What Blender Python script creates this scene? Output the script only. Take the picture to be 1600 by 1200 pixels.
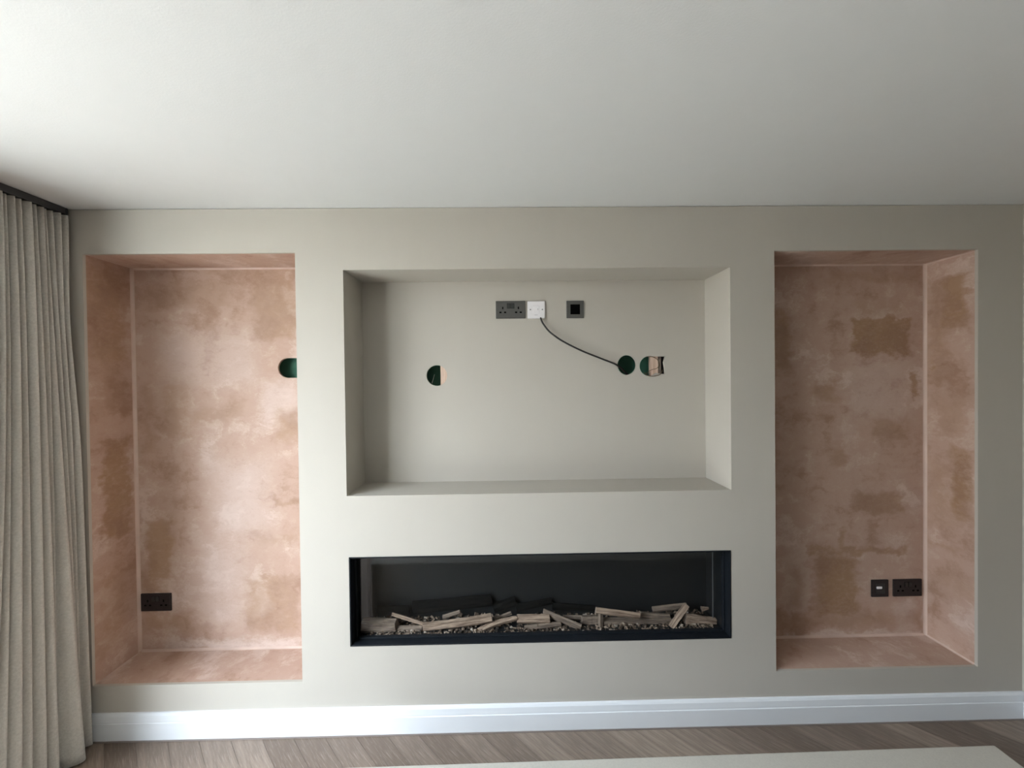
import bpy, bmesh, math, random
from mathutils import Vector, Matrix
from mathutils.geometry import tessellate_polygon

for o in list(bpy.data.objects): bpy.data.objects.remove(o)
scene = bpy.context.scene
COL = scene.collection
rnd = random.Random(7)

# ------------------------------------------------------------------ camera
F, CAM = 610.0, Vector((0.0, -1.7124, 1.5451))
YAW, PITCH, ROLL = -0.01450794, -0.01065562, 0.01191545
RM = Matrix.Rotation(YAW, 3, 'Z') @ Matrix.Rotation(PITCH, 3, 'X') @ Matrix.Rotation(ROLL, 3, 'Y')
cam_data = bpy.data.cameras.new('camera')
cam_data.sensor_width = 36.0
cam_data.lens = F / 1600.0 * 36.0
cam_data.clip_start = 0.02
cam = bpy.data.objects.new('camera', cam_data)
COL.objects.link(cam)
r, f_, u = RM.col[0], RM.col[1], RM.col[2]
m4 = Matrix(((r.x, u.x, -f_.x, CAM.x), (r.y, u.y, -f_.y, CAM.y), (r.z, u.z, -f_.z, CAM.z), (0, 0, 0, 1)))
cam.matrix_world = m4
scene.camera = cam

# ------------------------------------------------------------------ sky, window portal, exposure
world = bpy.data.worlds.new('overcast_sky')
scene.world = world
world.use_nodes = True
bg = world.node_tree.nodes['Background']
# standard overcast sky: luminance rises with elevation as (1 + 2 sin e) / 3
wt = world.node_tree
wc_ = wt.nodes.new('ShaderNodeTexCoord'); wsep = wt.nodes.new('ShaderNodeSeparateXYZ'); wramp = wt.nodes.new('ShaderNodeValToRGB')
wt.links.new(wc_.outputs['Generated'], wsep.inputs[0]); wt.links.new(wsep.outputs[2], wramp.inputs[0]); wt.links.new(wramp.outputs[0], bg.inputs['Color'])
wramp.color_ramp.elements[0].position = 0.0; wramp.color_ramp.elements[0].color = (0.40, 0.412, 0.43, 1)
wramp.color_ramp.elements[1].position = 1.0; wramp.color_ramp.elements[1].color = (0.86, 1.0, 1.20, 1)
bg.inputs['Strength'].default_value = 40.0
WIN_Y0, WIN_Y1, WIN_Z0, WIN_Z1 = -2.75, -0.64, 0.04, 2.25      # the glazed doors in the left wall
LEFT_X, RIGHT_X, REAR_Y, OUT_Y, CEIL = -1.905, 2.309, -6.5, 0.46, 2.30
pl = bpy.data.lights.new('window_portal', 'AREA')
pl.shape = 'RECTANGLE'
pl.size = WIN_Y1 - WIN_Y0
pl.size_y = WIN_Z1 - WIN_Z0
pl.cycles.is_portal = True
po = bpy.data.objects.new('window_portal', pl)
COL.objects.link(po)
po.location = (LEFT_X - 0.16, (WIN_Y0 + WIN_Y1) / 2, (WIN_Z0 + WIN_Z1) / 2)
po.rotation_euler = Vector((1, 0, 0)).to_track_quat('-Z', 'Z').to_euler()
scene.view_settings.view_transform = 'Standard'
scene.view_settings.look = 'None'
scene.view_settings.gamma = 1.0
scene.view_settings.use_curve_mapping = False
scene.view_settings.exposure = 0.0

# ------------------------------------------------------------------ geometry helpers
def ray(px, py):
    return RM @ Vector(((px - 800.0) / F, 1.0, -(py - 600.0) / F))
def at(px, py, Y):                       # a point of the photograph on the plane y = Y
    v = ray(px, py); return CAM + v * ((Y - CAM.y) / v.y)
def at_x(px, py, X):
    v = ray(px, py); return CAM + v * ((X - CAM.x) / v.x)
def at_z(px, py, Z):
    v = ray(px, py); return CAM + v * ((Z - CAM.z) / v.z)

def obj(name, mesh, mat=None, parent=None):
    o = bpy.data.objects.new(name, mesh)
    COL.objects.link(o)
    if mat is not None and not mesh.materials:
        for m in (mat if isinstance(mat, (list, tuple)) else [mat]): mesh.materials.append(m)
    if parent is not None: o.parent = parent
    return o
def tag(o, label, cat, group=None):
    o['label'] = label; o['category'] = cat
    if group: o['group'] = group
    return o
def struct(o, label=None):
    o['kind'] = 'structure'
    if label: o['label'] = label
    return o
def empty(name, loc):
    o = bpy.data.objects.new(name, None); COL.objects.link(o); o.location = loc
    o.empty_display_size = 0.05
    return o
def to_mesh(bm, name, smooth=False):
    bmesh.ops.recalc_face_normals(bm, faces=bm.faces)
    me = bpy.data.meshes.new(name); bm.to_mesh(me); bm.free()
    if smooth:
        for p in me.polygons: p.use_smooth = True
    return me
def box_bm(lo, hi, bev=0.0, seg=2, bm=None):
    bm2 = bmesh.new()
    bmesh.ops.create_cube(bm2, size=1.0)
    lo, hi = Vector(lo), Vector(hi)
    for v in bm2.verts:
        v.co = Vector([lo[i] + (v.co[i] + 0.5) * (hi[i] - lo[i]) for i in range(3)])
    if bev > 0:
        bmesh.ops.bevel(bm2, geom=bm2.edges[:], offset=bev, segments=seg, affect='EDGES', profile=0.5)
    if bm is None: return bm2
    me = bpy.data.meshes.new('tmp'); bm2.to_mesh(me); bm2.free(); bm.from_mesh(me); bpy.data.meshes.remove(me)
    return bm
def box(name, lo, hi, mat, parent=None, bev=0.0, seg=2):
    return obj(name, to_mesh(box_bm(lo, hi, bev, seg), name), mat, parent)
def plate(name, outer, holes, y0, y1, mat, parent=None):
    """flat board in the xz plane between y0 and y1, with holes cut right through"""
    loops = [outer] + holes
    tris = tessellate_polygon([[Vector((p[0], p[1], 0)) for p in l] for l in loops])
    pts = [p for l in loops for p in l]; n = len(pts)
    verts = [(p[0], y0, p[1]) for p in pts] + [(p[0], y1, p[1]) for p in pts]
    faces = [tuple(t) for t in tris] + [tuple(n + i for i in reversed(t)) for t in tris]
    k = 0
    for l in loops:
        c = len(l)
        for i in range(c):
            a, b = k + i, k + (i + 1) % c
            faces.append((a, b, n + b, n + a))
        k += c
    bm = bmesh.new()
    vs = [bm.verts.new(v) for v in verts]
    for fc in faces:
        try: bm.faces.new([vs[i] for i in fc])
        except ValueError: pass
    return obj(name, to_mesh(bm, name), mat, parent)
def rect(x0, x1, z0, z1): return [(x0, z0), (x1, z0), (x1, z1), (x0, z1)]
def tube(name, pts, rad, mat, parent=None, seg=10, res=10):
    """smooth round cable through the points"""
    P = [Vector(p) for p in pts]; path = []
    for i in range(len(P) - 1):
        p0, p1, p2, p3 = P[max(i-1, 0)], P[i], P[i+1], P[min(i+2, len(P)-1)]
        for k in range(res):
            t = k / res
            path.append(0.5 * ((2*p1) + (p2-p0)*t + (2*p0-5*p1+4*p2-p3)*t*t + (3*p1-p0-3*p2+p3)*t**3))
    path.append(P[-1])
    bm = bmesh.new(); rings = []
    ref = Vector((0, 1, 0))
    for i, c in enumerate(path):
        d = (path[min(i+1, len(path)-1)] - path[max(i-1, 0)]).normalized()
        a = d.cross(ref)
        if a.length < 1e-4: a = d.cross(Vector((1, 0, 0)))
        a.normalize(); b = d.cross(a).normalized()
        rings.append([bm.verts.new(c + (a*math.cos(t) + b*math.sin(t)) * rad) for t in [2*math.pi*k/seg for k in range(seg)]])
    for i in range(len(rings) - 1):
        for k in range(seg):
            bm.faces.new((rings[i][k], rings[i][(k+1) % seg], rings[i+1][(k+1) % seg], rings[i+1][k]))
    bm.faces.new(rings[0]); bm.faces.new(list(reversed(rings[-1])))
    return obj(name, to_mesh(bm, name, True), mat, parent)

# ------------------------------------------------------------------ material helpers
class NT:
    def __init__(s, name):
        s.m = bpy.data.materials.new(name); s.m.use_nodes = True
        s.t = s.m.node_tree; s.b = s.t.nodes['Principled BSDF']; s.out = s.t.nodes['Material Output']
    def n(s, typ, **kw):
        nd = s.t.nodes.new(typ)
        for k, v in kw.items(): setattr(nd, k, v)
        return nd
    def l(s, a, b): s.t.links.new(a, b)
    def math(s, op, a, b=None, c=None, clamp=False):
        nd = s.n('ShaderNodeMath', operation=op); nd.use_clamp = clamp
        for i, v in enumerate((a, b, c)):
            if v is None: continue
            if isinstance(v, (int, float)): nd.inputs[i].default_value = v
            else: s.l(v, nd.inputs[i])
        return nd.outputs[0]
    def vmath(s, op, a, b=None):
        nd = s.n('ShaderNodeVectorMath', operation=op)
        for i, v in enumerate((a, b)):
            if v is None: continue
            if isinstance(v, (tuple, list)): nd.inputs[i].default_value = v
            else: s.l(v, nd.inputs[i])
        return nd.outputs[0]
    def noise(s, vec, scale, detail=3, rough=0.55, dim=None):
        nd = s.n('ShaderNodeTexNoise'); nd.inputs['Scale'].default_value = scale
        nd.inputs['Detail'].default_value = detail; nd.inputs['Roughness'].default_value = rough
        if vec is not None: s.l(vec, nd.inputs['Vector'])
        return nd
    def mapping(s, vec, scale=(1, 1, 1), rot=(0, 0, 0), loc=(0, 0, 0)):
        nd = s.n('ShaderNodeMapping'); nd.inputs['Scale'].default_value = scale
        nd.inputs['Rotation'].default_value = rot; nd.inputs['Location'].default_value = loc
        s.l(vec, nd.inputs['Vector']); return nd.outputs[0]
    def coord(s): return s.n('ShaderNodeTexCoord').outputs['Object']
    def mix(s, fac, a, b, blend='MIX'):
        nd = s.n('ShaderNodeMix', data_type='RGBA', blend_type=blend)
        for i, v in ((0, fac), (6, a), (7, b)):
            if isinstance(v, (int, float)): nd.inputs[i].default_value = v
            elif isinstance(v, (tuple, list)): nd.inputs[i].default_value = (*v[:3], 1)
            else: s.l(v, nd.inputs[i])
        return nd.outputs[2]
    def remap(s, v, a, b, c=0.0, d=1.0, smooth=True):
        nd = s.n('ShaderNodeMapRange'); nd.interpolation_type = 'SMOOTHSTEP' if smooth else 'LINEAR'
        s.l(v, nd.inputs[0])
        for i, x in enumerate((a, b, c, d)): nd.inputs[1 + i].default_value = x
        return nd.outputs[0]
    def bump(s, h, dist=0.001, strength=0.5):
        nd = s.n('ShaderNodeBump'); nd.inputs['Distance'].default_value = dist; nd.inputs['Strength'].default_value = strength
        s.l(h, nd.inputs['Height']); s.l(nd.outputs[0], s.b.inputs['Normal'])
    def color(s, c):
        if isinstance(c, (tuple, list)): s.b.inputs['Base Color'].default_value = (*c, 1)
        else: s.l(c, s.b.inputs['Base Color'])
    def rough(s, v): s.b.inputs['Roughness'].default_value = v
    def spec(s, v): s.b.inputs['Specular IOR Level'].default_value = v

def plain(name, col, rough=0.5, metal=0.0, spec=0.5, nscale=40.0, var=0.06, bump=0.0):
    k = NT(name); c = k.coord()
    nz = k.noise(c, nscale, 3)
    k.color(k.mix(nz.outputs['Fac'], tuple(x * (1 - var) for x in col), tuple(min(1, x * (1 + var)) for x in col)))
    k.rough(rough); k.spec(spec); k.b.inputs['Metallic'].default_value = metal
    if bump: k.bump(nz.outputs['Fac'], bump, 0.5)
    return k.m

def paint(name, col, rough=0.7, stipple=260.0, bump=0.0006):
    k = NT(name); c = k.coord()
    big = k.noise(c, 2.2, 3); fine = k.noise(c, stipple, 2, 0.6)
    roller = k.noise(k.mapping(c, (9, 9, 1.3)), 2.0, 2)
    t = k.math('ADD', k.math('MULTIPLY', big.outputs['Fac'], 0.6), k.math('MULTIPLY', roller.outputs['Fac'], 0.4))
    k.color(k.mix(t, tuple(x * 0.965 for x in col), tuple(min(1, x * 1.03) for x in col)))
    k.rough(rough); k.spec(0.3); k.bump(fine.outputs['Fac'], bump, 0.35)
    return k.m

def plaster(name, axis, patches, pales, seed):
    """bare pink skim plaster: pale dry trowelled areas and browner stained patches, spread wider on side faces as shade. axis 'x' uses the xz plane, 'y' the yz plane"""
    k = NT(name); c = k.coord()
    P_DARK, P_MID, P_PALE, P_BROWN, P_OCHRE = (0.36, 0.222, 0.158), (0.485, 0.335, 0.262), (0.625, 0.485, 0.415), (0.30, 0.175, 0.11), (0.35, 0.21, 0.115)
    off = k.vmath('ADD', c, (seed * 3.1, seed * 1.7, seed * 5.3))
    warp = k.noise(k.mapping(off, (7, 7, 10)), 1.6, 5, 0.65)
    dw = k.vmath('SUBTRACT', warp.outputs['Color'], (0.5, 0.5, 0.5))
    wc = k.vmath('ADD', c, k.vmath('MULTIPLY', dw, (0.14, 0.14, 0.14)))
    # broad trowel passes
    offw = k.vmath('ADD', off, k.vmath('MULTIPLY', dw, (0.16, 0.16, 0.16)))
    broad = k.noise(k.mapping(offw, (2.6, 2.6, 2.0)), 1.7, 7, 0.66)
    horiz = k.noise(k.mapping(offw, (2.0, 2.0, 8)), 1.7, 6, 0.62)
    vert = k.noise(k.mapping(offw, (7, 7, 1.8)), 1.6, 6, 0.62)
    fine = k.noise(k.mapping(off, (22, 22, 34)), 2.0, 5, 0.65)
    t = k.math('ADD', k.math('MULTIPLY', broad.outputs['Fac'], 0.52),
        k.math('ADD', k.math('MULTIPLY', horiz.outputs['Fac'], 0.25), k.math('MULTIPLY', vert.outputs['Fac'], 0.23)))
    col = k.mix(k.remap(t, 0.37, 0.50), P_DARK, P_MID)
    col = k.mix(k.remap(t, 0.50, 0.63), col, P_PALE)
    def mask(lst):
        acc = None
        for (a, z, ha, hz, s, sf) in lst:
            ctr = (a, 0, z) if axis == 'x' else (0, a, z)
            half = (ha, 9, hz) if axis == 'x' else (9, ha, hz)
            d = k.vmath('SUBTRACT', k.vmath('ABSOLUTE', k.vmath('SUBTRACT', wc, ctr)), half)
            sp = k.n('ShaderNodeSeparateXYZ'); k.l(d, sp.inputs[0])
            mx = k.math('MAXIMUM', sp.outputs[0 if axis == 'x' else 1], sp.outputs[2])
            m = k.remap(mx, sf, -sf, 0.0, s)
            acc = m if acc is None else k.math('MAXIMUM', acc, m)
        return acc
    grain = k.remap(k.math('ADD', k.math('MULTIPLY', horiz.outputs['Fac'], 0.5), k.math('MULTIPLY', fine.outputs['Fac'], 0.5)), 0.30, 0.55, 0.45, 1.0)
    if pales: col = k.mix(k.math('MULTIPLY', mask(pales), grain), col, (0.66, 0.535, 0.475))
    if patches:
        br = k.mix(k.remap(broad.outputs['Fac'], 0.4, 0.6), P_BROWN, P_OCHRE)
        col = k.mix(k.math('MULTIPLY', mask(patches), grain), col, br)
    col = k.mix(k.remap(fine.outputs['Fac'], 0.62, 0.72, 0, 0.25), col, P_DARK)
    k.color(col); k.rough(0.6); k.spec(0.22)
    k.bump(k.math('ADD', horiz.outputs['Fac'], k.math('MULTIPLY', fine.outputs['Fac'], 0.35)), 0.0012, 0.22)
    return k.m

def thin_glass(name, tint, ior=1.45):
    k = NT(name); k.t.nodes.remove(k.b)
    fr = k.n('ShaderNodeFresnel')
    bf = k.n('ShaderNodeNewGeometry').outputs['Backfacing']           # same reflectance from both faces of the sheet
    k.l(k.math('ADD', k.math('MULTIPLY', bf, 1.0 / ior - ior), ior), fr.inputs['IOR'])
    tr = k.n('ShaderNodeBsdfTransparent'); tr.inputs['Color'].default_value = (*tint, 1)
    gl = k.n('ShaderNodeBsdfGlossy'); gl.inputs['Roughness'].default_value = 0.03
    smear = k.noise(k.coord(), 6.0, 2)
    k.l(k.remap(smear.outputs['Fac'], 0.3, 0.8, 0.04, 0.10), gl.inputs['Roughness'])
    mx = k.n('ShaderNodeMixShader'); k.l(fr.outputs[0], mx.inputs[0]); k.l(tr.outputs[0], mx.inputs[1]); k.l(gl.outputs[0], mx.inputs[2])
    k.l(mx.outputs[0], k.out.inputs['Surface']); return k.m

WALL = paint('warm_grey_wall_paint', (0.482, 0.448, 0.392))
CEILM = paint('white_ceiling_paint', (0.69, 0.69, 0.675), 0.85, 180.0, 0.0010)
GLOSSW = plain('white_satin_wood_paint', (0.76, 0.775, 0.79), 0.5, spec=0.3, var=0.02, nscale=8)
BLACKM = plain('black_powder_coat', (0.007, 0.009, 0.012), 0.5, spec=0.24, nscale=300, var=0.2)
GAP_SHADE = plain('brown_gap_shadow', (0.23, 0.19, 0.17), 0.7)

# ------------------------------------------------------------------ the setting: shell
D_REC = 0.2209                                       # depth of the alcoves behind the wall face
LN = (-1.8167, -0.9101, 0.2325, 2.1075)              # left alcove  x0 x1 z0 z1
TV = (-0.7040, 0.9925, 1.0452, 2.0311)
RN = (1.1894, 2.1056, 0.2300, 2.1015)
FR = (-0.6990, 0.9882, 0.3826, 0.7765)

def floor_mat(name, per_object=True):
    k = NT(name); c = k.coord()
    g = k.mapping(c, (1, 1, 1), (0, 0, math.radians(45)))
    g1 = k.noise(k.mapping(g, (2.2, 26, 1)), 2.0, 5, 0.6)
    g2 = k.noise(k.mapping(g, (6, 130, 1)), 2.0, 3, 0.6)
    oi = k.n('ShaderNodeObjectInfo')
    rv = oi.outputs['Random'] if per_object else k.n('ShaderNodeNewGeometry').outputs['Random Per Island']
    base = k.mix(rv, (0.165, 0.122, 0.092), (0.345, 0.27, 0.213))
    dark = k.mix(0.5, base, (0.125, 0.09, 0.068))
    col = k.mix(k.remap(g1.outputs['Fac'], 0.38, 0.62), dark, base)
    col = k.mix(k.math('MULTIPLY', k.remap(g2.outputs['Fac'], 0.5, 0.7), 0.35), col, (0.45, 0.38, 0.32))
    k.color(col); k.rough(0.48); k.spec(0.4); k.bump(g2.outputs['Fac'], 0.0006, 0.4)
    return k.m
OAK = floor_mat('greige_oak_plank'); OAK_S = floor_mat('greige_oak_plank_far', False)

floor = struct(box('floor', (LEFT_X - 0.2, REAR_Y - 0.2, -0.12), (RIGHT_X + 0.2, OUT_Y, -0.012), plain('dark_underlay', (0.08, 0.065, 0.055), 0.9)), 'greige oak chevron plank floor')
PITCHX, COLW = 0.1352, 0.42
x_anchor = at_z(409, 1150, 0.0)
x_anchor = x_anchor.x - (-0.0 - x_anchor.y)          # where that joint meets y = 0
def plank_mesh(sign):
    g = 0.0005
    bm = bmesh.new(); cs = []
    def para(inset, z):
        w = PITCHX - inset
        # parallelogram from y=-inset to y=-COLW+inset, sheared by 45 degrees
        return [(inset + 0.0, -inset, z), (w, -inset, z), (w + sign * (COLW - 2*inset), -COLW + inset, z), (inset + sign * (COLW - 2*inset), -COLW + inset, z)]
    lo, mid, top = para(g * 0.5, -0.014), para(g * 0.5, -0.0007), para(g * 2.0, 0.0)
    L = [[bm.verts.new(p) for p in r] for r in (lo, mid, top)]
    for a in range(2):
        for i in range(4):
            bm.faces.new((L[a][i], L[a][(i+1) % 4], L[a+1][(i+1) % 4], L[a+1][i]))
    bm.faces.new(L[2]); bm.faces.new(L[0])
    return to_mesh(bm, 'plank')
PM = {1: plank_mesh(1), -1: plank_mesh(-1)}
PM[1].materials.append(OAK)
OAK_M = OAK.copy(); OAK_M.name = 'greige_oak_plank_mirrored'
for nd in OAK_M.node_tree.nodes:
    if nd.type == 'MAPPING' and abs(nd.inputs['Rotation'].default_value[2]) > 0.1: nd.inputs['Rotation'].default_value[2] = math.radians(-45)
PM[-1].materials.append(OAK_M)
far = bmesh.new()
for cidx in range(20):
    sign = 1 if cidx % 2 == 0 else -1
    y0 = -0.004 - cidx * COLW
    if y0 - COLW < REAR_Y - 0.4: break
    sh = 0.0 if sign == 1 else COLW
    for i in range(-30, 60):
        x = x_anchor + i * PITCHX + sh
        xs = (x, x + PITCHX, x + sign * COLW, x + PITCHX + sign * COLW)
        if max(xs) < LEFT_X + 0.02 or min(xs) > RIGHT_X - 0.02: continue
        if cidx < 3:
            p = obj('plank', PM[sign], None, floor); p.location = (x, y0, 0)
        else:
            n0 = len(far.verts); far.from_mesh(PM[sign]); far.verts.ensure_lookup_table()
            for v in far.verts[n0:]: v.co += Vector((x, y0, 0))
pf = obj('plank_field', to_mesh(far, 'plank_field'), OAK_S, floor); pf['kind'] = 'stuff'

struct(box('ceiling', (LEFT_X - 0.2, REAR_Y - 0.2, CEIL), (RIGHT_X + 0.2, OUT_Y, CEIL + 0.15), CEILM), 'white painted ceiling')
struct(box('wall_right', (RIGHT_X, REAR_Y - 0.2, -0.1), (RIGHT_X + 0.2, OUT_Y, CEIL), WALL), 'warm grey painted wall at the right edge')
struct(box('wall_rear', (LEFT_X, REAR_Y - 0.2, -0.1), (RIGHT_X, REAR_Y, CEIL), plain('bounce_absorbing_charcoal', (0.11, 0.11, 0.11), 0.8)), 'unseen wall behind the viewer, coloured dark to absorb bounced light')  # dark colour chosen to absorb bounced light from an unseen wall
# left wall with the opening of the glazed doors
bm = box_bm((LEFT_X - 0.2, WIN_Y1, -0.1), (LEFT_X, OUT_Y, CEIL))
box_bm((LEFT_X - 0.2, REAR_Y - 0.2, -0.1), (LEFT_X, WIN_Y0, CEIL), bm=bm)
box_bm((LEFT_X - 0.2, WIN_Y0, WIN_Z1), (LEFT_X, WIN_Y1, CEIL), bm=bm)
box_bm((LEFT_X - 0.2, WIN_Y0, -0.1), (LEFT_X, WIN_Y1, WIN_Z0), bm=bm)
struct(obj('wall_left', to_mesh(bm, 'wall_left'), WALL), 'warm grey wall behind the curtain')
win = struct(empty('window_1', (LEFT_X - 0.1, (WIN_Y0 + WIN_Y1) / 2, WIN_Z0)), 'grey framed glazed doors in the left wall')
GREYF = plain('grey_window_frame', (0.10, 0.105, 0.11), 0.45)
WG = thin_glass('window_glass', (0.97, 0.985, 0.98), 1.25)
def wpart(name, y0, y1, z0, z1, mat, t=0.035):
    c = win.location
    return box(name, (-t, y0 - c.y, z0 - c.z), (t, y1 - c.y, z1 - c.z), mat, win, 0.003 if t > 0.01 else 0, 1)
wpart('frame_rail', WIN_Y0, WIN_Y1, WIN_Z0, WIN_Z0 + 0.05, GREYF); wpart('frame_rail', WIN_Y0, WIN_Y1, WIN_Z1 - 0.05, WIN_Z1, GREYF)
ny = 2
for i in range(ny + 1):
    yy = WIN_Y0 + 0.022 + (WIN_Y1 - WIN_Y0 - 0.044) * i / ny
    wpart('frame_stile', yy - 0.022, yy + 0.022, WIN_Z0 + 0.05, WIN_Z1 - 0.05, GREYF)
for i in range(ny):
    ya = WIN_Y0 + 0.022 + (WIN_Y1 - WIN_Y0 - 0.044) * i / ny + 0.022
    yb = WIN_Y0 + 0.022 + (WIN_Y1 - WIN_Y0 - 0.044) * (i + 1) / ny - 0.022
    wpart('pane', ya, yb, WIN_Z0 + 0.05, WIN_Z1 - 0.05, WG, 0.004)
struct(box('patio_ground', (-40, -40, -0.30), (LEFT_X - 0.2, 40, -0.14), plain('pale_stone_paving', (0.58, 0.53, 0.455), 0.8, nscale=3, var=0.15)), 'pale paving outside the glazed doors')

fence = struct(empty('unseen_blocker_fence', (-5.6, -2.0, -0.14)), 'unseen brown board fence added outside the glazed doors to cut low sky light')  # unseen fence, added to block low sky light entering the room
BLOCKER_FENCE = plain('blocker_fence_brown', (0.13, 0.09, 0.06), 0.85, nscale=12, var=0.25)
bme = to_mesh(box_bm((-0.011, -0.072, 0.05), (0.011, 0.072, 2.25), 0.003, 1), 'board'); bme.materials.append(BLOCKER_FENCE)
pme = to_mesh(box_bm((-0.05, -0.05, 0.0), (0.05, 0.05, 2.32), 0.006, 1), 'blocker_post'); pme.materials.append(BLOCKER_FENCE)
for i in range(96):
    b_ = obj('board', bme, None, fence); b_.location = (0.013 * (i % 2), (i - 48) * 0.135, 0)  # boards of the unseen fence added to cut low sky light
for i in range(8):
    p_ = obj('blocker_post', pme, None, fence); p_.location = (-0.066, (i - 3.5) * 1.8, 0)

# ---- the media wall: a front board with four openings, alcove linings behind it
wall = plate('wall_back', rect(LEFT_X, RIGHT_X, -0.01, CEIL - 0.0022),
             [rect(*LN), rect(*TV), rect(*RN), rect(*FR)], 0.0, 0.0125, WALL)
struct(wall, 'warm grey media wall with three alcoves and a fire opening')
struct(box('wall_exterior', (LEFT_X, OUT_Y - 0.04, -0.1), (RIGHT_X, OUT_Y, CEIL), plain('grey_block', (0.25, 0.24, 0.23), 0.9)), 'block wall hidden behind the media wall')

def circ(px, py, rpx, Y, n=36, ky=1.0):
    c = at(px, py, Y); e = at(px + rpx, py, Y); R = (e - c).length
    return [(c.x + R * math.cos(2*math.pi*i/n), c.z + R * ky * math.sin(2*math.pi*i/n)) for i in range(n)]
def slot(px, py, rpx, ext, Y, n=28):
    c = at(px, py, Y); R = (at(px + rpx, py, Y) - c).length
    pts = []
    for i in range(n + 1):
        a = math.pi/2 + math.pi * i / n; pts.append((c.x + R*math.cos(a), c.z + R*math.sin(a)))
    for i in range(n + 1):
        a = -math.pi/2 + math.pi * i / n; pts.append((c.x + ext + R*math.cos(a), c.z + R*math.sin(a)))
    return pts
def pt(px0, py0, px1, py1, s, sf=0.03, Y=D_REC):      # stain box of the photograph on an alcove back
    a, b = at(px0, py0, Y), at(px1, py1, Y)
    return ((a.x + b.x)/2, (a.z + b.z)/2, abs(b.x - a.x)/2, abs(b.z - a.z)/2, s, sf)
def ps(px0, py0, px1, py1, s, X, sf=0.03):
    a, b = at_x(px0, py0, X), at_x(px1, py1, X)
    return ((a.y + b.y)/2, (a.z + b.z)/2, abs(b.y - a.y)/2, abs(b.z - a.z)/2, s, sf)

PL_LB = plaster('pink_plaster_left_back', 'x',
    [pt(230, 440, 360, 480, .35), pt(395, 425, 465, 530, .5), pt(228, 810, 270, 905, .75), pt(222, 900, 262, 925, .6),
     pt(385, 900, 465, 985, .5), pt(430, 640, 468, 690, .45), pt(255, 590, 300, 680, .35), pt(222, 600, 240, 700, .4),
     pt(225, 955, 300, 985, .45), pt(300, 640, 380, 660, .3), pt(400, 835, 470, 850, .35), pt(430, 780, 468, 790, .5, .012), pt(320, 415, 460, 430, .4)],
    [pt(330, 720, 420, 840, .5, .11), pt(310, 840, 390, 980, .4, .09), pt(250, 520, 400, 600, .35, .06), pt(400, 930, 420, 960, .5), pt(260, 1000, 470, 1012, .8, .02), pt(410, 600, 465, 650, .6, .03)], 1.0)  # largest soft pale area also paints in the bright sheen spot
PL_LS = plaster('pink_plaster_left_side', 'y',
    [ps(128, 405, 200, 570, .7, LN[0], .06), ps(158, 690, 205, 832, .85, LN[0], .02), ps(150, 560, 200, 640, .4, LN[0], .05), ps(150, 900, 200, 1000, .45, LN[0], .05)], [], 2.0)  # brown stains, with extra cover painted to darken the shaded side
PL_RB = plaster('pink_plaster_right_back', 'x',
    [pt(1330, 497, 1420, 553, .9, .015), pt(1268, 595, 1308, 624, .55), pt(1365, 655, 1415, 685, .45), pt(1339, 771, 1412, 802, .6, .02),
     pt(1262, 856, 1420, 864, .7, .012), pt(1276, 868, 1340, 960, .9, .03), pt(1236, 884, 1255, 947, .5), pt(1205, 480, 1236, 580, .6),
     pt(1424, 585, 1437, 620, .8, .012), pt(1299, 697, 1325, 728, .45), pt(1309, 830, 1320, 862, .6, .012), pt(1215, 960, 1440, 980, .45), pt(1300, 425, 1440, 440, .4), pt(1340, 470, 1410, 500, .3)],
    [pt(1400, 945, 1425, 985, .5), pt(1230, 850, 1262, 960, .35), pt(1330, 560, 1420, 650, .3, .06), pt(1220, 990, 1440, 996, .6, .012)], 3.0)
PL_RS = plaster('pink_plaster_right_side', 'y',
    [ps(1470, 435, 1514, 512, .85, RN[1]), ps(1488, 700, 1514, 815, .95, RN[1]), ps(1452, 570, 1480, 575, .8, RN[1], .012), ps(1450, 840, 1500, 870, .5, RN[1]), ps(1452, 440, 1480, 600, .55, RN[1], .05), ps(1452, 610, 1520, 690, .35, RN[1], .08), ps(1452, 720, 1490, 830, .4, RN[1], .06), ps(1460, 880, 1524, 940, .35, RN[1], .06)], [], 4.0)  # brown stains plus broad soft cover that paints the side face darker as shade
PL_H = plaster('pink_plaster_level', 'x', [], [], 5.0)
PL_PALE = plain('pale_plaster_bead', (0.585, 0.44, 0.365), 0.55, nscale=9, var=0.22)

TB = 0.0125
def lining(R, tag_, back_mat, side_l, side_r, level, holes, extra=None):
    x0, x1, z0, z1 = R; d = D_REC
    plate(tag_ + '_back', rect(x0 - TB, x1 + TB, z0 - TB, z1 + TB), holes, d, d + TB, back_mat, wall)
    box(tag_ + '_side', (x0 - TB, TB, z0 - TB), (x0, d, z1 + TB), side_l, wall)
    box(tag_ + '_side', (x1, TB, z0 - TB), (x1 + TB, d, z1 + TB), side_r, wall)
    box(tag_ + '_top', (x0, TB, z1), (x1, d, z1 + TB), level, wall)
    box(tag_ + '_ledge', (x0, TB, z0 - TB), (x1, d, z0), level, wall)
hole_l = slot(450, 575, 15.6, 0.055, D_REC)
lining(LN, 'alcove', PL_LB, PL_LS, PL_LS, PL_H, [hole_l])
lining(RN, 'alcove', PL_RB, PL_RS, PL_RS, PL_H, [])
hole_1 = circ(682.5, 586.8, 16.2, D_REC)
hole_2 = circ(979.5, 570.3, 14.5, D_REC, ky=1.06)
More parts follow.
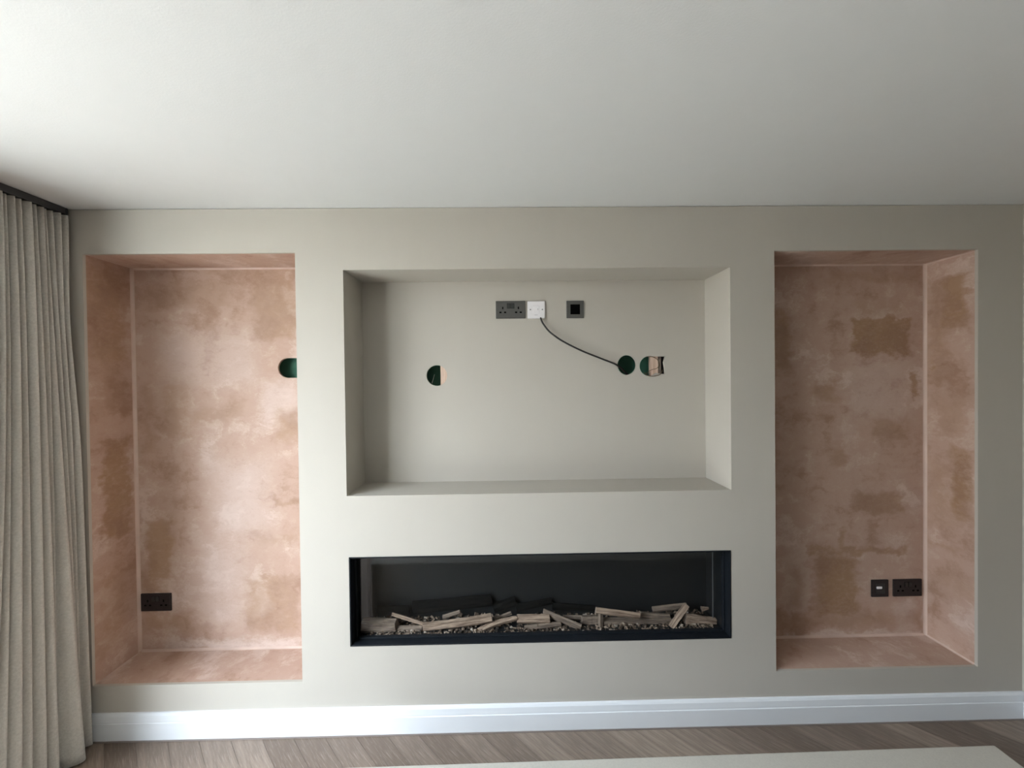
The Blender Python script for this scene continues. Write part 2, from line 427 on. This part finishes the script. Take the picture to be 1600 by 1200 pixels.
# third cut-out: a circle broken out square on its right
c3 = at(1014.5, 572, D_REC); R3 = (at(1029.7, 572, D_REC) - c3).length
hole_3 = []
for i in range(25):
    a = math.radians(78) + math.radians(204) * i / 24
    hole_3.append((c3.x + R3 * math.cos(a), c3.z + R3 * 1.02 * math.sin(a)))
for a in (-60, -45): hole_3.append((c3.x + R3*math.cos(math.radians(a)), c3.z + R3*math.sin(math.radians(a))))
for px, py in ((1033, 584), (1039, 584.5), (1038.5, 575), (1037, 566), (1039.5, 557), (1028, 556.8)):
    q = at(px, py, D_REC); hole_3.append((q.x, q.z))
lining(TV, 'tv_recess', WALL, WALL, WALL, WALL, [hole_1, hole_2, hole_3])

# feathered plaster beads in the inner corners of the two bare alcoves
def cove(name, a, b, n1, n2, rad=0.012):
    """quarter-round fillet along a-b; n1, n2 point from the corner along the two faces"""
    a, b, n1, n2 = Vector(a), Vector(b), Vector(n1), Vector(n2); bm = bmesh.new(); N = 6
    prof = [n1 * 0.0, n1 * rad]
    for i in range(N + 1):
        t = math.pi / 2 * i / N
        prof.append(n1 * rad * (1 - math.sin(t)) + n2 * rad * (1 - math.cos(t)))
    prof = [Vector((0, 0, 0))] + prof[2:]
    A = [bm.verts.new(a + p) for p in prof]; B = [bm.verts.new(b + p) for p in prof]
    k = len(prof)
    for i in range(k): bm.faces.new((A[i], A[(i+1) % k], B[(i+1) % k], B[i]))
    bm.faces.new(A); bm.faces.new(list(reversed(B)))
    return obj(name, to_mesh(bm, name), PL_PALE, wall)
for (x0, x1, z0, z1) in (LN, RN):
    d = D_REC
    cove('corner_bead', (x0, d, z0), (x0, d, z1), (1, 0, 0), (0, -1, 0), 0.011)
    cove('corner_bead', (x1, d, z0), (x1, d, z1), (-1, 0, 0), (0, -1, 0), 0.011)
    cove('corner_bead', (x0 + .012, d, z0), (x1 - .012, d, z0), (0, 0, 1), (0, -1, 0), 0.009)
    cove('corner_bead', (x0 + .012, d, z1), (x1 - .012, d, z1), (0, 0, -1), (0, -1, 0), 0.008)
xr, zr0, zr1 = RN[1], RN[2], RN[3]
cove('corner_bead', (xr, TB, zr1), (xr, D_REC - .012, zr1), (-1, 0, 0), (0, 0, -1), 0.007)
cove('corner_bead', (xr, TB, zr0), (xr, D_REC - .012, zr0), (-1, 0, 0), (0, 0, 1), 0.007)

# what shows through the cut-outs: green board and timber behind the recess
GREEN = plain('green_moisture_board', (0.045, 0.16, 0.105), 0.75, nscale=30, var=0.15)
def wood(name, c0, c1, sc=(40, 40, 2.2), rough=0.7, spec=0.3):
    k = NT(name); c = k.coord(); k.spec(spec)
    g = k.noise(k.mapping(c, sc), 2.0, 5, 0.6); g2 = k.noise(k.mapping(c, (sc[0]*3, sc[1]*3, sc[2]*3)), 2.0, 3)
    t = k.math('ADD', k.math('MULTIPLY', g.outputs['Fac'], 0.65), k.math('MULTIPLY', g2.outputs['Fac'], 0.35))
    k.color(k.mix(k.remap(t, 0.36, 0.64), c0, c1)); k.rough(rough); k.bump(t, 0.002, 0.6)
    return k.m
PINE = wood('pale_pine_stud', (0.50, 0.34, 0.25), (0.68, 0.52, 0.41))
yb = D_REC + TB
box('green_board', (TV[0], yb + 0.075, 1.30), (TV[1] + 0.1, yb + 0.088, 1.95), GREEN, wall)
hl = at(450, 575, D_REC)
box('green_board', (hl.x - 0.14, yb + 0.05, hl.z - 0.2), (hl.x + 0.2, yb + 0.063, hl.z + 0.2), GREEN, wall)
s1 = at(688.3, 587, yb)
box('timber_stud', (s1.x, yb + 0.0005, 1.06), (s1.x + 0.045, yb + 0.07, 2.03), PINE, wall, 0.001, 1)
s3 = at(1016.5, 572, yb + 0.004); s3b = at(1028.5, 572, yb + 0.004)
box('timber_stud', (s3.x, yb + 0.006, 1.06), (s3b.x, yb + 0.032, 2.03), PINE, wall, 0.001, 1)
box('board_edge', (s3b.x, yb + 0.012, 1.50), (s3b.x + 0.017, yb + 0.05, 1.68), plain('grey_brown_board_edge', (0.27, 0.22, 0.18), 0.8), wall)

box('gap_shade_block', (s3b.x + 0.0175, yb + 0.02, 1.50), (s3b.x + 0.06, yb + 0.04, 1.68), plain('gap_shade_block', (0.008, 0.007, 0.007), 0.8), wall)  # black block painted in for the shade of the open gap
# unseen dark double doors, added in the right wall to soak up bounced light
UNSEEN_DOORM = plain('bounce_absorbing_near_black', (0.035, 0.035, 0.037), 0.5)
DY0, DY1, DZ1 = -4.2, -1.75, 2.12
unseen_door = struct(empty('unseen_dark_doors', (RIGHT_X, (DY0 + DY1) / 2, 0)), 'unseen near black panelled double doors added in the right wall to absorb light')
def dpart(name, y0, y1, z0, z1, t, mat=UNSEEN_DOORM, parent=None):
    c = unseen_door.location
    return box(name, (-t, y0 - c.y, z0), (-0.0005, y1 - c.y, z1), mat, parent or unseen_door, 0.003, 1)
for a, b in ((DY0, (DY0 + DY1) / 2 - 0.002), ((DY0 + DY1) / 2 + 0.002, DY1)):
    unseen_leaf = dpart('unseen_leaf', a, b, 0.006, DZ1, 0.020)
    for z0, z1 in ((0.18, 0.95), (1.08, 2.0)):
        w = (b - a)
        for q in (0.10, 0.55): dpart('unseen_panel', a + w * q, a + w * (q + 0.35), z0, z1, 0.028, parent=unseen_leaf)
for a, b in ((DY0 - 0.07, DY0), (DY1, DY1 + 0.07)): dpart('unseen_architrave', a, b, 0.0, DZ1 + 0.07, 0.022)
dpart('unseen_architrave', DY0, DY1, DZ1, DZ1 + 0.07, 0.022)
# ---- skirting with a moulded top
def skirting(name, a, b, inward, h=0.1156, label=None):
    """profile swept from a to b (floor points on the wall line); inward is the unit vector into the room"""
    a, b, n = Vector(a), Vector(b), Vector(inward)
    prof = [(0, 0.005), (0.0180, 0.005), (0.0180, 0.0765), (0.0165, 0.0785), (0.0150, 0.0790), (0.0150, 0.0840), (0.0125, h - 0.010), (0.0080, h - 0.002), (0.0050, h), (0, h)]
    bm = bmesh.new()
    A = [bm.verts.new(a + n*p + Vector((0, 0, q))) for p, q in prof]; B = [bm.verts.new(b + n*p + Vector((0, 0, q))) for p, q in prof]
    for i in range(len(prof)): bm.faces.new((A[i], A[(i+1) % len(prof)], B[(i+1) % len(prof)], B[i]))
    bm.faces.new(A); bm.faces.new(list(reversed(B)))
    return struct(obj(name, to_mesh(bm, name), GLOSSW), label)
sk = skirting('baseboard_back', (LEFT_X, 0, 0), (RIGHT_X, 0, 0), (0, -1, 0), label='white skirting board along the media wall')
box('gap_shadow_strip', (LEFT_X, -0.0215, 0.0), (RIGHT_X, -0.001, 0.0052), GAP_SHADE, sk)  # brown strip paints the shadow line of the gap below the skirting
skirting('baseboard_right', (RIGHT_X, -0.018, 0), (RIGHT_X, DY1 + 0.072, 0), (-1, 0, 0), label='white skirting board along the right wall')
skirting('baseboard_left', (LEFT_X, -0.018, 0), (LEFT_X, WIN_Y1, 0), (1, 0, 0), label='white skirting board behind the curtain')
skirting('baseboard_rear', (LEFT_X, REAR_Y, 0), (RIGHT_X, REAR_Y, 0), (0, 1, 0), label='white skirting board behind the viewer')

# ------------------------------------------------------------------ curtain and track
def fabric(name, c0, c1):
    k = NT(name); c = k.coord()
    weave = k.noise(k.mapping(c, (260, 260, 260)), 2.0, 2); slub = k.noise(k.mapping(c, (60, 60, 60)), 2.0, 3)
    t = k.math('ADD', k.math('MULTIPLY', weave.outputs['Fac'], 0.5), k.math('MULTIPLY', slub.outputs['Fac'], 0.5))
    k.color(k.mix(k.remap(t, 0.35, 0.65), c0, c1)); k.rough(0.9); k.spec(0.15)
    k.b.inputs['Sheen Weight'].default_value = 0.25
    k.bump(weave.outputs['Fac'], 0.0008, 0.5); return k.m
LINEN = fabric('taupe_grey_linen', (0.46, 0.435, 0.385), (0.57, 0.54, 0.485))
TOP_PX = [113, 105, 92, 81, 72, 65, 55, 45, 31, 21, 9, 0]
BOT_PX = [145, 138, 124, 121, 112, 80, 77, 53, 32, 14, -12, -30]
ytop = [at_x(p, 345, -1.872).y for p in TOP_PX]; ybot = [at_x(p, 1165, -1.825).y for p in BOT_PX]
ytop = [min(y, -0.004) for y in ytop]; ybot = [min(y, -0.022) for y in ybot]
while ytop[-1] > -0.52:
    w = rnd.uniform(0.022, 0.036); ytop.append(ytop[-1] - w); ybot.append(ybot[-1] - w * rnd.uniform(0.7, 1.3))
NF = len(ytop) - 1
CZ0, CZ1 = 0.012, 2.262
amp_t = [min(0.058, 0.018 + 1.5 * (ytop[i] - ytop[i+1])) for i in range(NF)]
amp_b = [min(0.078, 0.004 + 1.1 * max(0.0, ybot[i] - ybot[i+1])) for i in range(NF)]
bm = bmesh.new(); rows = []; NZ, NS = 60, 9
fold_ph = [rnd.uniform(0, 6.28) for _ in range(NF + 1)]
for iz in range(NZ + 1):
    v = iz / NZ; z = CZ1 + (CZ0 - CZ1) * v                 # v 0 at the heading, 1 at the hem
    e = v ** 1.5
    xb = -1.896 + 0.086 * v
    row = []
    bound = [(ytop[i] * (1 - e) + ybot[i] * e) + 0.004 * math.sin(3.2 * v + fold_ph[i]) * v * (1 if i > 0 else 0) - (0.034, 0.026, 0.014, 0.006)[min(i, 3)] * (1 if i < 4 else 0) * math.exp(-((v - 0.20) / 0.15) ** 2) for i in range(NF + 1)]
    for i in range(NF):
        a = amp_t[i] * (1 - e) + amp_b[i] * e + 0.004 * math.sin(4 * v + fold_ph[i]) * v
        for s in range(NS):
            t = s / NS
            sh = math.sin(math.pi * t) ** 0.5
            lean = 0.18 * math.sin(fold_ph[i] + 2 * v) * math.sin(math.pi * t)
            y = bound[i] + (bound[i+1] - bound[i]) * min(1, max(0, t + lean * 0.5))
            row.append(bm.verts.new((xb + a * sh - 0.006, min(y, -0.003), z)))
    row.append(bm.verts.new((xb, bound[NF], z)))
    rows.append(row)
for a in range(NZ):
    for i in range(len(rows[0]) - 1):
        bm.faces.new((rows[a][i], rows[a][i+1], rows[a+1][i+1], rows[a+1][i]))
cur = obj('curtain', to_mesh(bm, 'curtain', True), LINEN)
sol = cur.modifiers.new('thickness', 'SOLIDIFY'); sol.thickness = 0.0025; sol.offset = -1
tag(cur, 'taupe grey linen curtain hanging in tight floor length folds at the left edge', 'curtain')
tr = empty('curtain_track', (-1.888, -1.9, CEIL))
TRK = plain('dark_grey_track', (0.055, 0.055, 0.058), 0.5)
bm = box_bm((-0.008, -1.85, -0.030), (0.022, 1.885, 0.0), 0.002, 1)
obj('rail', to_mesh(bm, 'rail'), TRK, tr)
box('end_cap', (-0.010, 1.885, -0.032), (0.024, 1.893, -0.0005), TRK, tr, 0.002, 1)
tag(tr, 'dark grey curtain track fixed to the ceiling above the curtain', 'curtain track')

# ------------------------------------------------------------------ table at the lower edge
TZ = 0.42
tc = at_z(1553, 1163, TZ); tl = at_z(480, 1200, TZ)
ang = math.atan2(tc.y - tl.y, tc.x - tl.x)
CREAM = plain('cream_limed_surface', (0.48, 0.455, 0.40), 0.6, nscale=220, var=0.12, bump=0.0006)
tab = empty('table', (0, 0, 0)); tab.location = (tc.x, tc.y, 0); tab.rotation_euler = (0, 0, ang)
TWX, TWY = (tc - tl).length + 0.26, 0.75
box('table_top', (-TWX, -TWY, TZ - 0.05), (0, 0, TZ), CREAM, tab, 0.006, 3)
box('body', (-TWX + 0.006, -TWY + 0.006, 0.05), (-0.006, -0.006, TZ - 0.0505), CREAM, tab, 0.004, 2)
box('plinth', (-TWX + 0.04, -TWY + 0.04, 0.0005), (-0.04, -0.04, 0.05), BLACKM, tab)
tag(tab, 'long low cream block table whose flat top crosses the bottom edge', 'table')

# ------------------------------------------------------------------ sockets and outlets
ANTH = plain('anthracite_plate', (0.085, 0.083, 0.076), 0.42, nscale=90)
ANTHD = plain('anthracite_insert', (0.028, 0.028, 0.027), 0.4, nscale=90)
BRZ = plain('black_bronze_plate', (0.030, 0.022, 0.021), 0.5, spec=0.2, nscale=90, var=0.15)
BRZD = plain('black_bronze_insert', (0.012, 0.010, 0.010), 0.35, nscale=90)
HOLE = plain('black_void', (0.002, 0.002, 0.002), 0.8, spec=0.05)
WHITEP = plain('white_plastic', (0.86, 0.835, 0.84), 0.35, nscale=20, var=0.02)
CHROME = plain('steel_screw', (0.35, 0.35, 0.35), 0.3, 0.9)
def disc(name, r, y0, y1, loc, mat, parent, n=20, bev=0.0):
    bm = bmesh.new()
    bmesh.ops.create_cone(bm, cap_ends=True, segments=n, radius1=r, radius2=r, depth=y1 - y0)
    if bev: bmesh.ops.bevel(bm, geom=[e for e in bm.edges if len(e.link_faces) == 2 and abs(e.calc_face_angle(0)) > 1], offset=bev, segments=1, affect='EDGES')
    bmesh.ops.rotate(bm, verts=bm.verts, matrix=Matrix.Rotation(math.pi/2, 3, 'X'))
    bmesh.ops.translate(bm, verts=bm.verts, vec=(0, (y0 + y1)/2, 0))
    o = obj(name, to_mesh(bm, name), mat, parent); o.location = loc; return o
def wall_thing(name, px, py):
    p = at(px, py, D_REC - 0.004); return empty(name, (p.x, D_REC, p.z))
def double_socket(px, py, pm, im, label):
    t = wall_thing('double_socket', px, py); w, h = 0.146, 0.086
    T = 0.0075
    box('plate', (-w/2, -T, -h/2), (w/2, -0.0003, h/2), pm, t, 0.0022, 3)
    box('face_insert', (-w/2 + 0.009, -T - 0.0006, -h/2 + 0.009), (w/2 - 0.009, -T + 0.001, h/2 - 0.009), pm, t, 0.0004, 1)
    for sx in (-1, 1):
        sw = box('rocker_switch', (-0.0075, -0.0024, -0.0115), (0.0075, 0.001, 0.0115), im, t, 0.001, 2)
        sw.location = (sx * 0.0095, -T - 0.0006, 0.018); sw.rotation_euler = (math.radians(4 * sx), 0, 0)
        box('rocker_gap', (sx*0.0095 - 0.0087, -T - 0.0009, 0.0053), (sx*0.0095 + 0.0087, -T, 0.0307), HOLE, t)
        cx = sx * 0.0385
        for nm, dx, dz, hw, hh in (('pin_slot', 0, 0.008, 0.0031, 0.0060), ('pin_slot', -0.0115, -0.0135, 0.0052, 0.0038), ('pin_slot', 0.0115, -0.0135, 0.0052, 0.0038)):
            box(nm, (cx + dx - hw, -T - 0.0010, dz - hh), (cx + dx + hw, -T, dz + hh), HOLE, t)
    tag(t, label, 'socket'); return t
double_socket(797.8, 484, ANTH, ANTHD, 'anthracite double socket beside the white plate high in the painted recess')
double_socket(244.3, 940.8, BRZ, BRZD, 'black double socket low in the left pink plaster alcove')
double_socket(1417.5, 918, BRZ, BRZD, 'black double socket low in the right pink plaster alcove')
def data_plate(px, py, pm, im, label, plug):
    t = wall_thing('data_outlet', px, py); w = 0.086; T = 0.0075
    box('plate', (-w/2, -T, -w/2), (w/2, -0.0003, w/2), pm, t, 0.0022, 3)
    mod = box('module', (-0.0235, -T - 0.0016, -0.0245), (0.0235, -T + 0.002, 0.0245), HOLE if not plug else BRZD, t, 0.0008, 1)
    j = box('jack', (-0.008, -T - 0.0022, -0.004), (0.010, -T - 0.0012, 0.010), HOLE, mod, 0.0004, 1)
    if plug:
        box('white_shutter', (-0.0215, -T - 0.0045, -0.0005), (0.006, -T - 0.0012, 0.0115), WHITEP, mod, 0.0025, 2)
    tag(t, label, 'data outlet'); return t
data_plate(898.5, 483.5, ANTH, ANTHD, 'square anthracite outlet with black centre, alone right of the white plate', False)
data_plate(1374.5, 919, BRZ, BRZD, 'square black outlet with small white shutter in the right pink alcove', True)
fp = wall_thing('flex_outlet', 838, 484.3)
box('plate', (-0.043, -0.009, -0.043), (0.043, -0.0003, 0.043), WHITEP, fp, 0.003, 3)
md = box('raised_panel', (-0.017, -0.0102, -0.020), (0.014, -0.008, 0.020), WHITEP, fp, 0.0012, 2)
box('indicator', (0.0065, -0.0108, -0.0015), (0.0085, -0.0098, 0.0065), plain('grey_mark', (0.35, 0.34, 0.35), 0.5), md)
box('makers_mark', (-0.009, -0.0093, -0.0262), (0.006, -0.0088, -0.0245), plain('grey_print', (0.42, 0.41, 0.42), 0.5), fp)
for sx in (-1, 1):
    sc_ = disc('screw', 0.0034, -0.0102, -0.0085, (sx * 0.0295, 0, 0.001), CHROME, fp)
    box('screw_slot', (-0.0026, -0.0105, -0.0004), (0.0026, -0.0100, 0.0004), HOLE, sc_)
tag(fp, 'white square flex outlet plate with black cable leaving its lower edge', 'outlet plate')
cp = [(844.5, 496.0, 0.004), (845.8, 500, 0.014), (849.5, 507, 0.020), (860, 519.5, 0.026), (880, 533.5, 0.030), (910, 548.5, 0.030), (940, 560.5, 0.022), (960, 568.5, 0.012), (970, 575, 0.0), (979, 584, -0.030), (986, 590, -0.06)]
cab = tube('cable', [at(px, py, D_REC - dy) for px, py, dy in cp], 0.0042, plain('black_cable_sheath', (0.012, 0.012, 0.012), 0.5))
tag(cab, 'black cable drooping from the white plate into a round hole', 'cable')
WIRE = plain('brown_wire', (0.11, 0.075, 0.04), 0.6)
def wires(name, pts, r, mat, label):
    o = tube(name, [at(px, py, D_REC - dy) for px, py, dy in pts], r, mat, seg=7)
    tag(o, label, 'wire'); return o
wires('wire', [(1008, 558, -.03), (1015, 556.8, -.002), (1022, 558.5, .004), (1028, 563, .003), (1030.5, 570, 0), (1028.5, 576, -.004)], 0.0016, WIRE, 'brown wire curling across the top of the broken out hole')
wires('wire', [(1009, 585, -.03), (1014, 580, -.008), (1019, 577.5, -.002), (1026, 575.5, .002), (1029.5, 570.5, 0), (1028, 563, -.004)], 0.0014, WIRE, 'brown wire looping over the timber in the broken out hole')
wires('wire', [(1006, 581.5, -.02), (1011, 586, .001), (1018, 588, .004), (1026, 587, .004), (1032, 584.5, .001), (1035, 578, -.008)], 0.0015, WIRE, 'brown wire hanging below the lower rim of the broken out hole')
wires('string', [(679, 585, -.045), (677.5, 590, -.04), (675, 599, -.03)], 0.0011, plain('pale_string', (0.5, 0.5, 0.47), 0.8), 'pale string inside the round hole left of centre')

# ------------------------------------------------------------------ fireplace
fx0, fx1, fz0, fz1 = FR
fire = empty('electric_fireplace', ((fx0 + fx1)/2, 0, fz0)); FL = fire.location
def fbox(name, lo, hi, mat, bev=0.0, parent=None):
    return box(name, Vector(lo) - FL, Vector(hi) - FL, mat, parent or fire, bev, 1)
GY = 0.056; BACK = 0.205; LIP = 0.006
fbox('frame_bar', (fx0, -0.002, fz0), (fx0 + LIP, GY + 0.01, fz1), BLACKM, 0.0008)
fbox('frame_bar', (fx1 - LIP, -0.002, fz0), (fx1, GY + 0.01, fz1), BLACKM, 0.0008)
fbox('frame_bar', (fx0 + LIP, -0.002, fz1 - LIP), (fx1 - LIP, GY + 0.01, fz1), BLACKM, 0.0008)
fbox('frame_bar', (fx0 + LIP, -0.002, fz0), (fx1 - LIP, GY + 0.01, fz0 + LIP), BLACKM, 0.0008)
# stepped inner bezel just before the glass
for (a, b) in (((fx0 + LIP, GY - 0.018, fz0 + LIP), (fx0 + LIP + 0.010, GY, fz1 - LIP)), ((fx1 - LIP - 0.006, GY - 0.018, fz0 + LIP), (fx1 - LIP, GY, fz1 - LIP)),
               ((fx0 + LIP + 0.010, GY - 0.018, fz0 + LIP), (fx1 - LIP - 0.006, GY, fz0 + LIP + 0.006)), ((fx0 + LIP + 0.010, GY - 0.018, fz1 - LIP - 0.004), (fx1 - LIP - 0.006, GY, fz1 - LIP))):
    fbox('bezel_bar', a, b, BLACKM, 0.0006)
FG = thin_glass('fire_glass', (0.965, 0.975, 0.975), 1.38)
fbox('glass', (fx0 + LIP, GY + 0.001, fz0 + LIP), (fx1 - LIP, GY + 0.005, fz1 - LIP), FG)
BOXM = plain('matt_black_liner', (0.014, 0.015, 0.016), 0.30, nscale=50, var=0.2)
bx0, bx1, bz0, bz1 = fx0 + 0.002, fx1 - 0.002, fz0 + 0.002, fz1 - 0.001
BEDZ = at(845, 985, 0.09).z - 0.010
fbox('liner_back', (bx0, BACK, bz0), (bx1, BACK + 0.006, bz1), BOXM)
fbox('liner_side', (bx0, GY + 0.011, bz0), (bx0 + 0.004, BACK, bz1), BOXM)
fbox('liner_side', (bx1 - 0.004, GY + 0.011, bz0), (bx1, BACK, bz1), BOXM)
fbox('liner_top', (bx0 + .004, GY + 0.011, bz1 - 0.004), (bx1 - .004, BACK, bz1), BOXM)
fbox('liner_floor', (bx0 + .004, GY + 0.011, bz0), (bx1 - .004, BACK, BEDZ), BOXM)
STRIP = plain('grey_edge_strip', (0.20, 0.205, 0.215), 0.4, 0.6)
for px, Y in ((1130.3, GY - 0.001), (1114, 0.105)):
    q = at(px, 930, Y); fbox('upright_strip', (q.x - 0.0022, Y, fz0 + 0.016), (q.x + 0.0022, Y + 0.003, fz1 - 0.012), STRIP, 0.0005)
q = at(579, 930, 0.15); fbox('upright_strip', (q.x - 0.002, 0.15, BEDZ), (q.x + 0.002, 0.153, fz1 - 0.012), BLACKM, 0.0005)  # black strip stands in for an upright line reflected in the glass
tag(fire, 'long black framed electric fire with glass front set in the wall', 'fireplace')

LOGM = wood('bleached_split_log', (0.15, 0.095, 0.065), (0.46, 0.335, 0.245), (55, 55, 4.0), 0.85)
LOGG = wood('grey_brown_log', (0.10, 0.07, 0.052), (0.28, 0.21, 0.16), (60, 60, 4.0), 0.85)
LOGD = wood('black_log_reflection', (0.002, 0.002, 0.002), (0.010, 0.0095, 0.009), (50, 50, 5.0), 0.95, 0.03)
LOGE = wood('log_end_grain', (0.16, 0.11, 0.085), (0.34, 0.26, 0.21), (160, 160, 160), 0.9)
def log(pa, pb, ya, yb2, thick_px, label, mat=LOGM, flat=1.0, taper=1.0, bend=0.0, seed=0, sides=8, name='log'):
    R_ = random.Random(seed); A, B = at(pa[0], pa[1], ya), at(pb[0], pb[1], yb2)
    L = (B - A).length; rad = thick_px / 2 / F * ((ya + yb2)/2 - CAM.y)
    ax = (B - A).normalized()
    up = Vector((0, 0, 1)) if abs(ax.z) < 0.9 else Vector((1, 0, 0))
    e1 = ax.cross(up).normalized(); e2 = e1.cross(ax).normalized()     # e1 ~ depth, e2 ~ up
    angs = sorted(2*math.pi*(i + R_.uniform(-0.28, 0.28))/sides for i in range(sides)); rs = [R_.uniform(0.82, 1.08) for _ in range(sides)]
    bm = bmesh.new(); rings = []; N = 9
    for i in range(N + 1):
        t = i / N; k = rad * ((1 - t) + t * taper)
        ctr = Vector((0, bend * math.sin(math.pi*t) * L, t * L))
        ring = []
        for a, q in zip(angs, rs):
            w = k * q * (1 + R_.uniform(-0.05, 0.05))
            ring.append(bm.verts.new(ctr + Vector((math.cos(a)*w*flat, math.sin(a)*w, R_.uniform(-1, 1) * rad * 0.14 if i in (0, N) else 0))))
        rings.append(ring)
    for i in range(N):
        for k in range(sides): bm.faces.new((rings[i][k], rings[i][(k+1) % sides], rings[i+1][(k+1) % sides], rings[i+1][k]))
    f0 = bm.faces.new(rings[0]); f1 = bm.faces.new(list(reversed(rings[-1])))
    f0.material_index = f1.material_index = 1
    o = obj(name, to_mesh(bm, name), [mat, LOGE if mat is not LOGD else LOGD])
    o.matrix_world = Matrix(((e1.x, e2.x, ax.x, A.x), (e1.y, e2.y, ax.y, A.y), (e1.z, e2.z, ax.z, A.z), (0, 0, 0, 1)))
    tag(o, label, 'log', 'artificial logs in the fire'); return o
log((568, 978), (620, 977), .115, .105, 26, 'fat ridged log at the left end of the fire', LOGG, .8, .85, 0, 1, 11)
log((613, 959), (663, 975), .135, .100, 5.5, 'thin round stick sloping down right, near the left end of the fire', LOGM, 1, 1, 0, 2, 8, 'stick')
log((622, 983), (660, 982.5), .105, .100, 11, 'short log under the sloping thin stick', LOGG, .9, 1, 0, 3)
log((661, 979.5), (768, 965), .100, .110, 15.5, 'longest pale log, sloping up right in the left half', LOGM, .9, 1.02, -.015, 4, 7)
log((692, 964), (719, 956), .150, .150, 6, 'small stick end showing behind the longest pale log', LOGG, 1, 1, 0, 5, 8, 'stick')
log((744, 988), (808, 966), .090, .115, 9, 'bent pale branch lying right of the longest log', LOGM, .9, .9, .05, 6, 7)
log((773, 968), (799, 957.5), .150, .160, 8, 'dark stub behind the bent pale branch', LOGG, .9, .8, 0, 7)
log((808, 967.5), (859, 967.5), .120, .112, 15, 'square cut log lying level at mid fire', LOGM, .9, 1, 0, 8, 5)
log((820, 982), (876, 975), .098, .100, 10, 'split log beneath the square cut level log', LOGG, .9, .8, 0, 9, 6)
log((849, 956), (908, 980), .140, .085, 13, 'flat plank of wood sloping down right at mid fire', LOGG, .5, .95, 0, 10, 5)
log((880, 964), (909, 964.5), .150, .150, 9, 'short log end behind the sloping flat plank', LOGG, .9, 1, 0, 11, 5)
log((908, 972), (934, 971), .130, .130, 22, 'dull brown block between the sloping plank and small upright peg', LOGG, .6, 1, 0, 12, 6)
log((931, 953.5), (999, 962), .110, .105, 13, 'pale split log propped on top, right of centre', LOGM, .8, .95, 0, 13, 5)
log((938, 958), (938, 981), .108, .098, 9, 'small upright peg under the propped pale log', LOGG, .9, .9, 0, 14, 6)
log((943, 974), (1049, 973), .120, .125, 17, 'long brown log lying under the propped pale log', LOGG, .7, .95, 0, 15, 6)
log((1000, 961), (1046, 965), .150, .145, 14, 'brown split log behind the leaning slat', LOGG, .8, 1, 0, 16, 6)
log((1019, 952), (1072, 946), .165, .165, 10, 'highest brown log at the back right', LOGG, .8, 1, 0, 17, 5)
log((1048, 980), (1073, 945), .085, .120, 5, 'thin slat leaning up right before the rightmost log', LOGM, 2.4, 1, 0, 18, 4, 'slat')
log((1070, 967), (1117, 972.5), .110, .110, 21, 'thick ridged log at the right end of the fire', LOGM, .7, .85, 0, 19, 8)
log((1096, 951), (1107, 950), .155, .155, 8, 'tiny pale wood chip above the rightmost log', LOGM, .9, .4, 0, 20, 6, 'wood_chip')
for i, (a, b, th, lb) in enumerate((((590, 955), (640, 953), 16, 'black log shape as a reflection behind the sloping thin stick'), ((646, 950), (768, 938), 22, 'largest black log shape as a reflection behind the longest pale log'),
        ((772, 950), (806, 938), 18, 'black stump shape as a reflection behind the bent pale branch'), ((806, 950), (862, 938), 14, 'black log shape as a reflection behind the square cut level log'), ((864, 946), (930, 950), 13, 'black log shape as a reflection behind the sloping flat plank'))):
    log(a, b, .19, .19, th, lb, LOGD, .4, .9, 0, 40 + i, 6, 'black_log_reflection')  # black shapes added for the dark reflections of log backs on the liner

# bed of bark chips: nobody could count them
CHK = NT('bark_chip'); isl = CHK.n('ShaderNodeNewGeometry').outputs['Random Per Island']
ramp = CHK.n('ShaderNodeValToRGB'); CHK.l(isl, ramp.inputs[0])
els = ramp.color_ramp.elements
els[0].color = (0.035, 0.025, 0.018, 1); els[1].color = (0.62, 0.52, 0.43, 1)
e_ = els.new(0.45); e_.color = (0.17, 0.115, 0.08, 1); e_ = els.new(0.85); e_.color = (0.40, 0.29, 0.21, 1)
nz_ = CHK.noise(CHK.coord(), 300, 2); CHK.color(CHK.mix(0.35, ramp.outputs[0], nz_.outputs['Fac'], 'MULTIPLY')); CHK.rough(0.9)
bm = bmesh.new(); rc = random.Random(5)
for i in range(2600):
    y = GY + 0.013 + (BACK - GY - 0.02) * rc.random() ** 1.5
    x = rc.uniform(bx0 + 0.035, bx1 - 0.035); s = rc.uniform(0.004, 0.010)
    z = BEDZ + rc.random() * (0.012 + 0.008 * math.sin(x * 9) ** 2 + 0.06 * max(0, y - 0.075))
    M = Matrix.Translation((x, y, z + 0.004)) @ Matrix.Rotation(rc.uniform(0, 6.3), 4, (rc.uniform(-1, 1), rc.uniform(-1, 1), rc.uniform(-1, 1)))
    vs = [bm.verts.new(M @ Vector((sx * s * rc.uniform(.6, 1.2), sy * s * .6, sz * s * .35))) for sx in (-1, 1) for sy in (-1, 1) for sz in (-1, 1)]
    for fc in ((0, 1, 3, 2), (4, 6, 7, 5), (0, 4, 5, 1), (2, 3, 7, 6), (0, 2, 6, 4), (1, 5, 7, 3)): bm.faces.new([vs[j] for j in fc])
for v in bm.verts:
    v.co.y = min(max(v.co.y, GY + 0.0065), BACK - 0.002); v.co.z = max(v.co.z, BEDZ + 0.0003)
chips = obj('bark_chips', to_mesh(bm, 'bark_chips'), CHK.m); chips['kind'] = 'stuff'
tag(chips, 'bed of brown bark and wood chips under the fire logs', 'bark chips')
